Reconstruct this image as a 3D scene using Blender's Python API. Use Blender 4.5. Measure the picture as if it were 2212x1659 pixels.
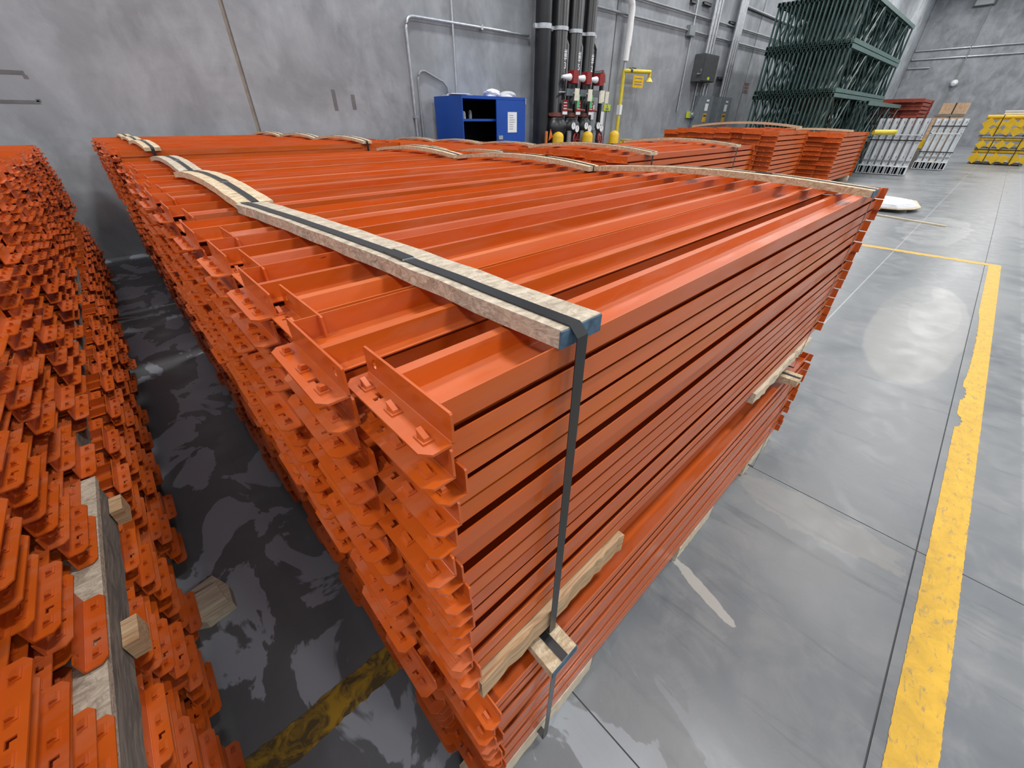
import bpy, bmesh, math, random
import numpy as np
from mathutils import Vector, Matrix
R = random.Random(11)
PI = math.pi
for o in list(bpy.data.objects): bpy.data.objects.remove(o)
sc = bpy.context.scene; C = sc.collection

# ------------------------------------------------------------------ camera, world, lamps, exposure
cam_d = bpy.data.cameras.new('camera'); cam = bpy.data.objects.new('camera', cam_d); C.objects.link(cam)
cam.location = (0, 0, 1.70); cam.rotation_euler = (math.radians(90 - 33.73), 0, math.radians(-43.0))
cam_d.sensor_fit = 'HORIZONTAL'; cam_d.sensor_width = 36; cam_d.lens = 13.834
cam_d.clip_start = .02; cam_d.clip_end = 200
sc.camera = cam
W = bpy.data.worlds.new('world'); sc.world = W; W.use_nodes = True
bg = W.node_tree.nodes['Background']; bg.inputs[0].default_value = (.84, .92, 1, 1); bg.inputs[1].default_value = .33
def area_lamp(x, y, z, sx, sy, p, col=(1, .97, .93)):
    d = bpy.data.lights.new('overhead_light', 'AREA'); d.shape = 'RECTANGLE'; d.size = sx; d.size_y = sy; d.energy = p; d.color = col
    o = bpy.data.objects.new('overhead_light', d); C.objects.link(o); o.location = (x, y, z)
for lx in (-5.5, 3.8, 13, 22, 31, 40, 49):
    for ly in (-19.6, -10.5, -1.4, 5.5):  # row farthest to -y is unseen, added to brighten the beams' right faces
        area_lamp(lx, ly, 10, 1.6, .8, 350)
vs = sc.view_settings; vs.view_transform = 'Standard'; vs.look = 'None'; vs.gamma = 1; vs.use_curve_mapping = False
vs.exposure = 0.12

# ------------------------------------------------------------------ materials
class NT:
    def __init__(s, name):
        s.m = bpy.data.materials.new(name); s.m.use_nodes = True; s.t = s.m.node_tree; s.n = s.t.nodes
        s.b = s.n['Principled BSDF']
    def node(s, typ, **kw):
        n = s.n.new(typ)
        for k, v in kw.items():
            if k.startswith('i_'):
                key = k[2:]; key = int(key) if key.isdigit() else key
                s.inp(n, key, v)
            else: setattr(n, k, v)
        return n
    def inp(s, n, key, v):
        if isinstance(v, bpy.types.NodeSocket): s.t.links.new(v, n.inputs[key])
        else: n.inputs[key].default_value = v
    def noise(s, scale, det=4, vec=None, rough=.55, dist=0):
        n = s.node('ShaderNodeTexNoise'); n.inputs['Scale'].default_value = scale; n.inputs['Detail'].default_value = det
        n.inputs['Roughness'].default_value = rough; n.inputs['Distortion'].default_value = dist
        if vec: s.t.links.new(vec, n.inputs['Vector'])
        return n.outputs['Fac']
    def ramp(s, f, a, b, lo=0., hi=1.):
        n = s.node('ShaderNodeMapRange'); s.t.links.new(f, n.inputs[0]); n.inputs[1].default_value = a; n.inputs[2].default_value = b
        n.inputs[3].default_value = lo; n.inputs[4].default_value = hi; return n.outputs[0]
    def mix(s, f, a, b):
        n = s.node('ShaderNodeMix', data_type='RGBA'); s.inp(n, 0, f)
        s.inp(n, 6, a if isinstance(a, bpy.types.NodeSocket) else (*a, 1)); s.inp(n, 7, b if isinstance(b, bpy.types.NodeSocket) else (*b, 1))
        return n.outputs[2]
    def math(s, op, a, b=0., c=0.):
        n = s.node('ShaderNodeMath', operation=op); s.inp(n, 0, a); s.inp(n, 1, b); s.inp(n, 2, c); return n.outputs[0]
    def pos(s, sx=1, sy=1, sz=1, obj=False):
        if obj: v = s.node('ShaderNodeTexCoord').outputs['Object']
        else: v = s.node('ShaderNodeNewGeometry').outputs['Position']
        n = s.node('ShaderNodeVectorMath', operation='MULTIPLY'); s.t.links.new(v, n.inputs[0]); n.inputs[1].default_value = (sx, sy, sz)
        return n.outputs[0]
    def bump(s, h, st, d=.01):
        n = s.node('ShaderNodeBump'); n.inputs['Strength'].default_value = st; n.inputs['Distance'].default_value = d
        s.t.links.new(h, n.inputs['Height']); s.t.links.new(n.outputs[0], s.b.inputs['Normal'])
    def out(s, col=None, rough=None, metal=None, coat=None, spec=None):
        for k, v in (('Base Color', col), ('Roughness', rough), ('Metallic', metal), ('Coat Weight', coat), ('Specular IOR Level', spec)):
            if v is None: continue
            if k == 'Base Color' and not isinstance(v, bpy.types.NodeSocket): v = (*v, 1)
            s.inp(s.b, k, v)
        return s.m
def simple(name, col, rough=.5, metal=0, var=.12, scale=9):
    t = NT(name); f = t.noise(scale, 3, t.pos()); d = tuple(c * (1 - var * 2) for c in col)
    return t.out(t.mix(t.ramp(f, .3, .7), d, col), rough, metal)

def mk_orange():
    t = NT('orange_enamel')
    rnd = t.node('ShaderNodeObjectInfo').outputs['Random']
    col = t.mix(rnd, (.55, .094, .008), (.63, .122, .012))
    n = t.noise(3.0, 3, t.pos(.4, 1.6, 9)); col = t.mix(t.ramp(n, .35, .7, 0, .5), col, (.46, .070, .007))
    d = t.noise(7, 5, t.pos(.5, 2, 3), .6, .4); col = t.mix(t.ramp(d, .46, .62, 0, .26), col, (.50, .20, .12))
    sc_ = t.noise(60, 2, t.pos(.25, 1, 1)); col = t.mix(t.ramp(sc_, .77, .80, 0, .8), col, (.06, .03, .02))
    r = t.ramp(d, .45, .65, .34, .56)
    t.b.inputs['Coat Roughness'].default_value = .14
    return t.out(col, r, 0, t.ramp(d, .5, .62, .34, .06), .38)
ORANGE = mk_orange()
RUSTRED = simple('red_oxide_paint', (.30, .045, .022), .55)
def mk_osb():
    t = NT('strand_board'); v = t.pos(9, 22, 30)
    a = t.noise(2.2, 4, v, .6, 1.6); b = t.noise(5, 3, t.pos(20, 9, 20), .6, 2)
    c = t.mix(t.ramp(a, .3, .7), (.40, .28, .16), (.80, .67, .48)); c = t.mix(t.ramp(b, .52, .70, 0, .6), c, (.36, .26, .17))
    t.bump(a, .5, .004); return t.out(c, .85)
OSB = mk_osb()
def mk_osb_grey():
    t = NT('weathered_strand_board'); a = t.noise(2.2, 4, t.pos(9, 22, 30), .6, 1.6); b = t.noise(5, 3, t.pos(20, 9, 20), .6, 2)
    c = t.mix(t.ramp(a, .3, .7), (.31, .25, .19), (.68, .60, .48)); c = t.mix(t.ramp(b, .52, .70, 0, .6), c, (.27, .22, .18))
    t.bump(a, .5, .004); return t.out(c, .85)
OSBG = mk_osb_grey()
def mk_wood(name, a, b, sx=2, sy=30, sz=30):
    t = NT(name); n = t.noise(2, 5, t.pos(sx, sy, sz), .6, 2.2); c = t.mix(t.ramp(n, .35, .65), a, b); t.bump(n, .3, .003); return t.out(c, .8)
GREYTOP = mk_wood('weathered_timber', (.20, .17, .14), (.42, .37, .30), 20, 3, 20)
PINE = mk_wood('pine_lumber', (.36, .20, .09), (.58, .42, .26))
PALE = mk_wood('pale_lumber', (.52, .42, .29), (.74, .66, .52))
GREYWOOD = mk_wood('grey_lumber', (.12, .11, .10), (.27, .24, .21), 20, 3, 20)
CARD = mk_wood('brown_cardboard', (.42, .27, .16), (.60, .42, .28), 6, 6, 2)
STRAP = simple('black_strap', (.018, .019, .022), .32, 0, .1)
BLUEEND = simple('blue_sealed_end', (.09, .17, .26), .8, 0, .3, 60)
def mk_wall(name, tint):
    t = NT(name); a = t.noise(.5, 8, t.pos(1, 1, 1.3), .66, .9); b = t.noise(2.3, 5, t.pos(1, 1, .6), .6, .3); e = t.noise(45, 3, t.pos())
    c = t.mix(t.ramp(a, .32, .68), tuple(x * .56 for x in tint), tint)
    c = t.mix(t.ramp(b, .45, .75, 0, .55), c, tuple(x * 1.38 for x in tint))
    s_ = t.noise(1.2, 4, t.pos(3.2, 3.2, .35), .6); c = t.mix(t.ramp(s_, .55, .72, 0, .2), c, tuple(x * .62 for x in tint))
    c = t.mix(t.ramp(e, .62, .75, 0, .25), c, tuple(x * .6 for x in tint))
    t.bump(e, .12, .004); return t.out(c, .82)
WALL = mk_wall('tilt_up_concrete', (.315, .340, .375))
WALLR = mk_wall('far_concrete', (.285, .300, .325))
SEAL = simple('joint_sealant', (.33, .30, .26), .8)
def mk_floor():
    t = NT('polished_concrete')
    a = t.noise(.9, 6, t.pos(), .6, .6); b = t.noise(5, 6, t.pos(1, 1, 1), .65, .6); e = t.noise(90, 3, t.pos())
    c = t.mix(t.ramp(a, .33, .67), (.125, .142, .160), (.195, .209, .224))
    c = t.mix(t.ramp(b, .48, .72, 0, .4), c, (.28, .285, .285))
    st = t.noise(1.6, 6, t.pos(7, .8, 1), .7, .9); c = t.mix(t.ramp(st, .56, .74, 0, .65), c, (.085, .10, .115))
    sp = t.node('ShaderNodeSeparateXYZ'); t.t.links.new(t.pos(), sp.inputs[0])
    X, Y = sp.outputs[0], sp.outputs[1]
    def blob(cx, cy, rx, ry, k, wob=.5, ns=5, ang=0):
        ca, sa = math.cos(ang), math.sin(ang)
        dx = t.math('SUBTRACT', X, cx); dy = t.math('SUBTRACT', Y, cy)
        u = t.math('MULTIPLY', t.math('MULTIPLY_ADD', dx, ca, t.math('MULTIPLY', dy, sa)), 1 / rx)
        v = t.math('MULTIPLY', t.math('MULTIPLY_ADD', dy, ca, t.math('MULTIPLY', dx, -sa)), 1 / ry)
        d = t.math('SQRT', t.math('ADD', t.math('MULTIPLY', u, u), t.math('MULTIPLY', v, v)))
        d = t.math('MULTIPLY_ADD', t.noise(ns, 4, t.pos()), wob, t.math('ADD', d, -.5 * wob))
        return t.ramp(d, 1.03, .97, 0, k)
    # worn sealer in the aisle: base and crisp islands, colour lightened to offset shade
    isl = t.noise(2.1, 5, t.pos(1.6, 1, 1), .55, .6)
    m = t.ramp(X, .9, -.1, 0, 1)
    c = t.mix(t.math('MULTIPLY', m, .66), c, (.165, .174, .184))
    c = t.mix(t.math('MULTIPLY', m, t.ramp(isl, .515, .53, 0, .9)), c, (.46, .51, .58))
    # repair patches on the open floor
    c = t.mix(blob(5.5, -.14, 1.55, .36, .5, .25, 2.2), c, (.30, .30, .29))
    c = t.mix(blob(5.9, -.22, .8, .2, .3, .3, 2), c, (.32, .33, .34))
    c = t.mix(blob(1.24, .12, .17, .028, .75, .9, 14, 1.26), c, (.44, .43, .40))
    c = t.mix(blob(2.02, -.1, .13, .36, .26, 1.1, 9), c, (.36, .345, .31))
    c = t.mix(blob(7.3, .3, 1.6, .5, .4, .7, 3), c, (.13, .145, .16))
    c = t.mix(blob(11.2, .25, 1.6, .5, .45, .8, 2), c, (.36, .37, .38))
    tr = t.ramp(t.math('ABSOLUTE', t.math('ADD', Y, .86)), .025, .012, 0, .28)
    c = t.mix(t.math('MULTIPLY', tr, t.ramp(b, .4, .6)), c, (.48, .48, .50))
    ln = t.ramp(t.math('ABSOLUTE', t.math('ADD', Y, -.52)), .008, .004, 0, .6)
    c = t.mix(t.math('MULTIPLY', ln, t.ramp(X, 4.6, 4.8)), c, (.50, .51, .53))
    rr = t.ramp(b, .4, .7, .26, .42); rr = t.math('MULTIPLY_ADD', t.ramp(a, .3, .7), .10, rr)
    t.bump(e, .05, .002)
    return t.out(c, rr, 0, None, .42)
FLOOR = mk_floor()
DARKGAP = simple('dark_joint', (.03, .032, .036), .9)
JOINTF = simple('joint_filler', (.085, .09, .095), .8)
def mk_line():
    t = NT('worn_yellow_paint'); n = t.noise(14, 6, t.pos(1, 1, 1), .7, .5); s_ = t.noise(30, 5, t.pos(.5, 1.4, 1), .7, 1)
    c = t.mix(t.ramp(n, .3, .7), (.52, .31, .02), (.74, .44, .025)); c = t.mix(t.ramp(s_, .57, .63, 0, .75), c, (.30, .22, .10))
    return t.out(c, .5)
YLINE = mk_line()
def mk_line2():
    t = NT('dirty_yellow_paint'); n = t.noise(12, 6, t.pos(1, 1, 1), .7, 1.2)
    c = t.mix(t.ramp(n, .42, .58), (.12, .085, .03), (.50, .30, .02)); return t.out(c, .55)
YLINE2 = mk_line2()
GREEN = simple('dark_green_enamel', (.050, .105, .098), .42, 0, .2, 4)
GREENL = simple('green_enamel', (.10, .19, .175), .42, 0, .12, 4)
GALV = simple('galvanised_steel', (.56, .59, .63), .38, .75, .12, 14)
STEELG = simple('grey_conduit', (.27, .29, .31), .5, .1, .1, 14)
BLACKP = simple('black_pipe_paint', (.018, .020, .025), .35, 0, .2, 4)
REDP = simple('red_valve_paint', (.30, .018, .02), .42)
BROWNR = simple('red_brown_fitting', (.23, .07, .05), .5)
BLUE = simple('blue_enamel', (.006, .070, .40), .35, 0, .08, 3)
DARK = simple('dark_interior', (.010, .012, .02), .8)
WHITE = simple('white_enamel', (.74, .77, .80), .45, 0, .08, 5)
WHITEP = simple('white_pvc', (.80, .81, .82), .4, 0, .04)
PAPER = simple('white_paper', (.80, .82, .86), .7, 0, .04)
INK = simple('grey_ink', (.22, .23, .26), .8)
YELLOW = simple('safety_yellow', (.80, .50, .012), .42, 0, .12, 4)
YELLOWP = simple('yellow_pipe_paint', (.78, .62, .06), .42)
LIME = simple('lime_label', (.62, .74, .04), .5)
PLATEG = simple('dark_grey_enclosure', (.075, .082, .09), .5)
PANELG = simple('grey_enclosure', (.19, .225, .25), .45)
AMBER = simple('amber_label', (.78, .45, .03), .5)
ORSIGN = simple('orange_tag', (.75, .20, .04), .5)
GREENTAG = simple('green_tag', (.10, .52, .20), .5)
CREAM = simple('cream_tag', (.78, .76, .62), .6)
SMEAR = simple('dark_smear', (.15, .15, .16), .85)
CLEARP = NT('cloudy_plastic'); CLEARP.out((.78, .80, .83), .28); CLEARP.b.inputs['Transmission Weight'].default_value = .25; CLEARP = CLEARP.m

# ------------------------------------------------------------------ mesh helpers
class MB:
    def __init__(s): s.v = []; s.f = []; s.sm = []
    def add(s, vs_, fs_, smooth=False):
        o = len(s.v); s.v += [tuple(p) for p in vs_]; s.f += [tuple(i + o for i in f) for f in fs_]; s.sm += [smooth] * len(fs_); return s
    def box(s, x0, x1, y0, y1, z0, z1, M=None):
        vs_ = [Vector((x, y, z)) for z in (z0, z1) for y in (y0, y1) for x in (x0, x1)]
        if M: vs_ = [M @ p for p in vs_]
        return s.add(vs_, [(0, 2, 3, 1), (4, 5, 7, 6), (0, 1, 5, 4), (2, 6, 7, 3), (0, 4, 6, 2), (1, 3, 7, 5)])
    def tube(s, pts, r, n=12, cap=True, smooth=True):
        pts = [Vector(p) for p in pts]; rs = r if isinstance(r, (list, tuple)) else [r] * len(pts); rings = []
        for i, p in enumerate(pts):
            d = (pts[min(i + 1, len(pts) - 1)] - pts[max(i - 1, 0)]).normalized()
            a = Vector((0, 0, 1)) if abs(d.z) < .9 else Vector((1, 0, 0))
            u = d.cross(a).normalized(); w = d.cross(u)
            rings.append([p + (u * math.cos(2 * PI * k / n) + w * math.sin(2 * PI * k / n)) * rs[i] for k in range(n)])
        o = len(s.v)
        fs_ = []
        for i in range(len(pts) - 1):
            for k in range(n):
                fs_.append((i * n + k, i * n + (k + 1) % n, (i + 1) * n + (k + 1) % n, (i + 1) * n + k))
        s.add([p for r_ in rings for p in r_], fs_, smooth)
        if cap:
            s.add(rings[0], [tuple(range(n))[::-1]]); s.add(rings[-1], [tuple(range(n))])
        return s
    def torus(s, c, R_, r, axis, n=20, m=6):
        c = Vector(c); ax = Vector(axis).normalized(); a = Vector((0, 0, 1)) if abs(ax.z) < .9 else Vector((1, 0, 0))
        u = ax.cross(a).normalized(); w = ax.cross(u); vs_ = []; fs_ = []
        for i in range(n):
            d = u * math.cos(2 * PI * i / n) + w * math.sin(2 * PI * i / n)
            for j in range(m):
                vs_.append(c + d * (R_ + r * math.cos(2 * PI * j / m)) + ax * r * math.sin(2 * PI * j / m))
        for i in range(n):
            for j in range(m):
                fs_.append((i * m + j, ((i + 1) % n) * m + j, ((i + 1) % n) * m + (j + 1) % m, i * m + (j + 1) % m))
        return s.add(vs_, fs_, True)
    def prism(s, poly, axis, a, b):
        """poly: 2D outline in the two other axes, extruded along axis from a to b"""
        n = len(poly)
        def P(p, t): return {'x': (t, p[0], p[1]), 'y': (p[0], t, p[1]), 'z': (p[0], p[1], t)}[axis]
        return s.add([P(p, a) for p in poly] + [P(p, b) for p in poly],
                     [tuple(range(n))[::-1], tuple(range(n, 2 * n))] + [(k, (k + 1) % n, n + (k + 1) % n, n + k) for k in range(n)])
    def mesh(s, name):
        m = bpy.data.meshes.new(name); m.from_pydata(s.v, [], s.f)
        m.polygons.foreach_set('use_smooth', s.sm)
        bm = bmesh.new(); bm.from_mesh(m); bmesh.ops.recalc_face_normals(bm, faces=bm.faces); bm.to_mesh(m); bm.free(); m.update(); return m
    def obj(s, name, mat, parent=None):
        m = s.mesh(name); m.materials.append(mat); return link(name, m, parent)
def link(name, mesh, parent=None, M=None):
    o = bpy.data.objects.new(name, mesh); C.objects.link(o)
    if parent: o.parent = parent
    if M: o.matrix_local = M
    return o
def tag(o, label, cat, group=None):
    o['label'] = label; o['category'] = cat
    if group: o['group'] = group
    return o
def thing(name, label, cat, loc=(0, 0, 0), group=None, rz=0):
    o = bpy.data.objects.new(name, None); C.objects.link(o); o.location = loc; o.rotation_euler = (0, 0, rz); o.empty_display_size = .1
    return tag(o, label, cat, group)
def struct(o): o['kind'] = 'structure'; return o
def rel(o_mb, dx, dy, dz):
    o_mb.v = [(x - dx, y - dy, z - dz) for x, y, z in o_mb.v]; return o_mb
ORD = ['first', 'second', 'third', 'fourth', 'fifth', 'sixth', 'seventh', 'eighth', 'ninth', 'tenth', 'eleventh', 'twelfth', 'thirteenth', 'fourteenth', 'fifteenth', 'sixteenth']

# ------------------------------------------------------------------ setting: floor slabs, walls
WY = 8.40; WX = 54.0
fl = struct(MB().box(-9, 56, -14, 9, -.12, -.0035).obj('floor', JOINTF))
fl['label'] = 'grey polished concrete floor'
xs = [-9, .54, 2.17, 8.95, 18, 27, 36, 45, 56]; ys = [-14, -7, -.495, 8.9]
for i in range(len(xs) - 1):
    for j in range(len(ys) - 1):
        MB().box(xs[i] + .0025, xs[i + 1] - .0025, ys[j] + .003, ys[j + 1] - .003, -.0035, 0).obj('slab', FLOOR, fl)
wb = struct(MB().box(-9, 56, WY + .16, WY + .3, 0, 11).obj('wall_back', DARKGAP))
px = [-9, -7.2, 2.19, 11.62, 21.0, 30.4, 39.8, 49.2, 56]
for i in range(len(px) - 1):
    MB().box(px[i] + .03, px[i + 1] - .03, WY, WY + .16, 0, 11).obj('panel', WALL, wb)
    if i: MB().box(px[i] - .03, px[i] + .03, WY + .03, WY + .16, 0, 11).obj('joint_sealant', SEAL, wb)
wr = struct(MB().box(WX + .16, WX + .3, -14, WY + .3, 0, 11).obj('wall_right', DARKGAP))
py = [-14, -5, 4.98, WY]
for i in range(len(py) - 1):
    MB().box(WX, WX + .16, py[i] + .02, py[i + 1] - .02, 0, 11).obj('panel', WALLR, wr)
    if i: MB().box(WX + .03, WX + .16, py[i] - .02, py[i] + .02, 0, 11).obj('joint_sealant', SEAL, wr)
for (x0, x1, z0, z1) in ((-.75, -.19, 2.165, 2.205), (-.215, -.175, 2.13, 2.165), (-1, -.19, 1.88, 1.915), (-.215, -.175, 1.90, 1.93), (3.52, 3.585, 1.86, 2.16), (3.86, 3.93, 1.88, 2.1)):
    MB().box(x0, x1, WY - .003, WY + .001, z0, z1).obj('smear', SMEAR, wb)
def ragged_strip(name, x0, x1, y0, y1, mat, label, seg=.012, amp=.0016, along='x', bites=()):
    n = int((x1 - x0) / seg); vs_ = []; fs_ = []
    for i in range(n + 1):
        t = x0 + (x1 - x0) * i / n
        a = y0 + R.uniform(-amp, amp); b = y1 + R.uniform(-amp, amp)
        for (s0, s1, dp) in bites:
            if s0 < t < s1: b = y1 - dp * (.5 + .5 * R.random()) * math.sin(PI * (t - s0) / (s1 - s0)) ** .5
        for z in (.0006, .0016):
            vs_ += [(t, a, z), (t, b, z)] if along == 'x' else [(a, t, z), (b, t, z)]
        if i:
            o = i * 4 - 4
            fs_ += [(o + 2, o + 3, o + 7, o + 6), (o, o + 4, o + 5, o + 1), (o, o + 2, o + 6, o + 4), (o + 1, o + 5, o + 7, o + 3)]
    o = MB().add(vs_, fs_).obj(name, mat); return tag(o, label, 'floor marking')
ragged_strip('painted_stripe', .35, 8.86, -.655, -.532, YLINE, 'long yellow painted stripe beside the open grey floor', bites=((3.55, 3.75, .035), (4.0, 4.25, .03), (4.4, 6.3, .028)))
ragged_strip('painted_stripe', -.53, 4.5, 8.72, 8.86, YLINE, 'short faded yellow stripe across the far floor', .05, .02, 'y')
ragged_strip('painted_stripe', -2.8, 2.4, .745, .855, YLINE2, 'dirty yellow stripe crossing the narrow aisle between beam stacks', .02, .006)

# ------------------------------------------------------------------ orange rack beams
BL = 2.29          # plate to plate
PW = .190; PH = .042; FW = .038; TH = .0032
def profile(s=1.0, simple_=False):
    """outline of the roll formed open section, in (y, z), straight flange on the -y side"""
    line = [(-.074, .0425), (-.074, .0085), (-.008, .0085), (.004, .013), (.011, .036), (.024, .037), (.026, .009), (.045, .008)]
    if simple_: line = [(-.074, .0425), (-.074, .0085), (-.004, .0085), (.011, .036), (.024, .037), (.026, .009), (.045, .008)]
    t = .0022; up = []; dn = []
    for i, p in enumerate(line):
        a = Vector(line[max(i - 1, 0)]); b = Vector(line[min(i + 1, len(line) - 1)]); d = (b - a).normalized(); nrm = Vector((-d.y, d.x)) * t / 2
        up.append((p[0] + nrm.x, p[1] + nrm.y)); dn.append((p[0] - nrm.x, p[1] - nrm.y))
    return [(y * s, z * s) for y, z in up + dn[::-1]]
def channel_mb(L, s=1.0, simple_=False): return MB().prism(profile(s, simple_), 'x', -L / 2, L / 2)
def holed_plate(outer, holes, th, M):
    bm = bmesh.new(); es = []
    for loop in [outer] + holes:
        v = [bm.verts.new((p[0], p[1], 0)) for p in loop]
        es += [bm.edges.new((v[i], v[(i + 1) % len(v)])) for i in range(len(v))]
    bmesh.ops.triangle_fill(bm, use_beauty=True, use_dissolve=False, edges=es)
    r = bmesh.ops.extrude_face_region(bm, geom=list(bm.faces))
    bmesh.ops.translate(bm, verts=[g for g in r['geom'] if isinstance(g, bmesh.types.BMVert)], vec=(0, 0, th))
    bm.transform(M); bm.verts.index_update()
    vs_ = [tuple(v.co) for v in bm.verts]; fs_ = [tuple(v.index for v in f.verts) for f in bm.faces]; bm.free(); return vs_, fs_
PINY = (-.068, -.004, .062)
def pin_mb(y, x=-.021):
    m = MB(); m.box(x - .007, x + .006, y - .010, y + .010, TH, TH + .0022)
    m.add([(x - .0045, y - .008, TH + .002), (x + .004, y - .008, TH + .002), (x + .004, y + .006, TH + .002), (x - .0045, y + .006, TH + .002),
           (x - .0035, y - .007, TH + .0055), (x + .003, y - .007, TH + .0055), (x + .003, y + .009, TH + .0105), (x - .0035, y + .009, TH + .0105)],
          [(0, 3, 2, 1), (4, 5, 6, 7), (0, 1, 5, 4), (1, 2, 6, 5), (2, 3, 7, 6), (3, 0, 4, 7)])
    return m
def connector_mb(detail=True, pins=True):
    """near-end connector: plate in plane x=0, flange towards -x at the bottom"""
    m = MB(); h = PW / 2; c = .008
    if detail:
        hole = [(.069 + .0045 * math.cos(a), .026 + .007 * math.sin(a)) for a in [k * PI / 4 for k in range(8)]]
        o2 = [(-h, .002), (h, .002), (h, PH - .002), (h - .002, PH), (-h + .002, PH), (-h, PH - .002)]
        v, f = holed_plate(o2, [hole], TH, Matrix(((0, 0, 1, -TH), (1, 0, 0, 0), (0, 1, 0, 0), (0, 0, 0, 1)))); m.add(v, f)
        fo = [(-.0005, -h), (-.0005, h), (-FW + .010, h), (-FW, h - .012), (-FW, -h + .012), (-FW + .010, -h)]
        slot = [(-.028, .028), (-.016, .028), (-.016, .042), (-.021, .042), (-.021, .034), (-.028, .034)]
        v, f = holed_plate(fo, [slot], TH, Matrix.Identity(4)); m.add(v, f)
        m.tube([(-.0026, -h + .001, .0026), (-.0026, h - .001, .0026)], .0026, 6)
    else:
        m.box(-TH, 0, -h, h, 0, PH); m.prism([(0, -h), (0, h), (-FW + .010, h), (-FW, h - .012), (-FW, -h + .012), (-FW + .010, -h)], 'z', 0, TH)
    if pins:
        for y in PINY:
            q = pin_mb(y); m.add(q.v, q.f)
    return m
def mirror_x(mb):
    r = MB(); r.add([(-x, y, z) for x, y, z in mb.v], [f[::-1] for f in mb.f]); return r
def M_of(mb, name):
    m = mb.mesh(name); m.materials.append(ORANGE); return m
me_ch = M_of(channel_mb(BL), 'channel')
me_con = {('n', 1): M_of(connector_mb(), 'end_connector'), ('n', 0): M_of(connector_mb(True, False), 'end_connector'),
          ('f', 1): M_of(mirror_x(connector_mb()), 'end_connector'), ('f', 0): M_of(mirror_x(connector_mb(True, False)), 'end_connector')}
me_pin = {('n', k): M_of(pin_mb(y), 'locking_pin') for k, y in enumerate(PINY)}
me_pin.update({('f', k): M_of(mirror_x(pin_mb(y)), 'locking_pin') for k, y in enumerate(PINY)})
def lowpoly(L, s=1.0, simple_=True):
    m = channel_mb(L, s, True); q = connector_mb(False, True)
    for mb_, sx in ((q, -L / 2), (mirror_x(q), L / 2)): m.add([(x * s + sx, y * s, z * s) for x, y, z in mb_.v], mb_.f)
    return m

CAMP = Vector((0, 0, 1.7)); TH_ = math.radians(33.73)
Fh = Vector((math.cos(math.radians(47)), math.sin(math.radians(47)), 0)); Rv = Vector((Fh.y, -Fh.x, 0)); U_ = Vector((0, 0, 1))
Fv = Fh * math.cos(TH_) - U_ * math.sin(TH_); Uv = Fh * math.sin(TH_) + U_ * math.cos(TH_)
def in_frame(p):
    d = Vector(p) - CAMP; z = d.dot(Fv)
    return z > .05 and abs(d.dot(Rv) / z) < 1.33 and abs(d.dot(Uv) / z) < 1.0
PY = .1515; DZ = .045
beams = []    # dicts: matrix, key, score
BUND = {}
def bundle(key, desc, x0, y0, z0, ncol, nlay, crown, face, jx=.007, yaw=0., keep=None, first=0, gap=None):
    """face -1: the end looking at the aisle is the -x end; +1: the +x end"""
    BUND[key] = dict(x0=x0, x1=x0 + BL, y0=y0, y1=y0 + (ncol - 1) * PY + PW, z0=z0, zt=z0 + (nlay - 1) * DZ + PH, crown=crown, nl=nlay)
    for c in range(ncol):
        u = (c + .5) / ncol; cr = 1 - (2 * u - 1) ** 2; colx = R.uniform(-.006, .006); b = (c + first) % 2
        for l in range(nlay):
            x = x0 + (-.038 if b else 0) * (1 if face < 0 else -1) + colx + R.gauss(0, jx) + BL / 2
            y = y0 + PW / 2 + c * PY + R.gauss(0, .0025)
            z = z0 + l * DZ + crown * cr * (l + 1) / nlay
            rz = (PI if b else 0) + R.gauss(0, .0012)
            rx = R.gauss(0, .004)
            M = Matrix.Translation((x, y, z)) @ Matrix.Rotation(rz, 4, 'Z') @ Matrix.Rotation(rx, 4, 'X')
            e = Vector((x + face * (BL / 2), y, z))
            sc_ = (e - CAMP).length
            if not in_frame(e): sc_ += 3 + .3 * (not in_frame((x - face * BL / 2, y, z)))
            if l == nlay - 1: sc_ *= .55
            if c == 0 and face < 0 and key[0] in 'M': sc_ *= .6
            beams.append(dict(M=M, key=key, c=c, l=nlay - 1 - l, desc=desc, score=sc_, b=b, face=face, d=(e - CAMP).length))
Z1 = .788; ZL = .10
bundle('MU', 'front upper bundle', .168, .267, Z1, 8, 15, .006, -1)
bundle('ML', 'front lower bundle', .190, .242, ZL, 8, 12, 0, -1, .009)
ystart = [1.555, 2.845, 4.36, 5.65, 6.94]
for i, y0 in enumerate(ystart):
    bundle('A%dU' % i, '%s upper bundle behind the front one' % ORD[i], .16 + .02 * (i % 2), y0, Z1 + (.0 if i < 2 else .05), 8, 15, .022, -1)
    bundle('A%dL' % i, '%s lower bundle behind the front one' % ORD[i], .17, y0, ZL, 8, 12, 0, -1, .012)
for i, y0 in enumerate([1.74, 3.03, 4.32, 5.61, 6.90]):
    bundle('B%dU' % i, '%s upper bundle of the second row' % ORD[i], 2.73, y0, Z1 + (.03 if i == 0 else -.065), 8, 15, (.03 if i == 0 else .02), -1, .012)
    bundle('B%dL' % i, '%s lower bundle of the second row' % ORD[i], 2.73, y0, ZL, 8, 12, 0, -1, .012)
for i, y0 in enumerate([.06, 1.36, 2.65, 3.95, 5.25, 6.54]):
    nc = 8
    bundle('L%dU' % i, '%s upper bundle of the left row' % ORD[i], -.445 - BL, y0, Z1, nc, 15, .02, 1, .011)
for i, y0 in enumerate([.24, 1.56, 2.85, 4.14, 5.43, 6.72]):
    bundle('L%dL' % i, '%s lower bundle of the left row' % ORD[i], -.445 - BL, y0, ZL, 8, 11, 0, 1, .013)
beams.sort(key=lambda b: b['score'])
NIND = 300
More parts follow.
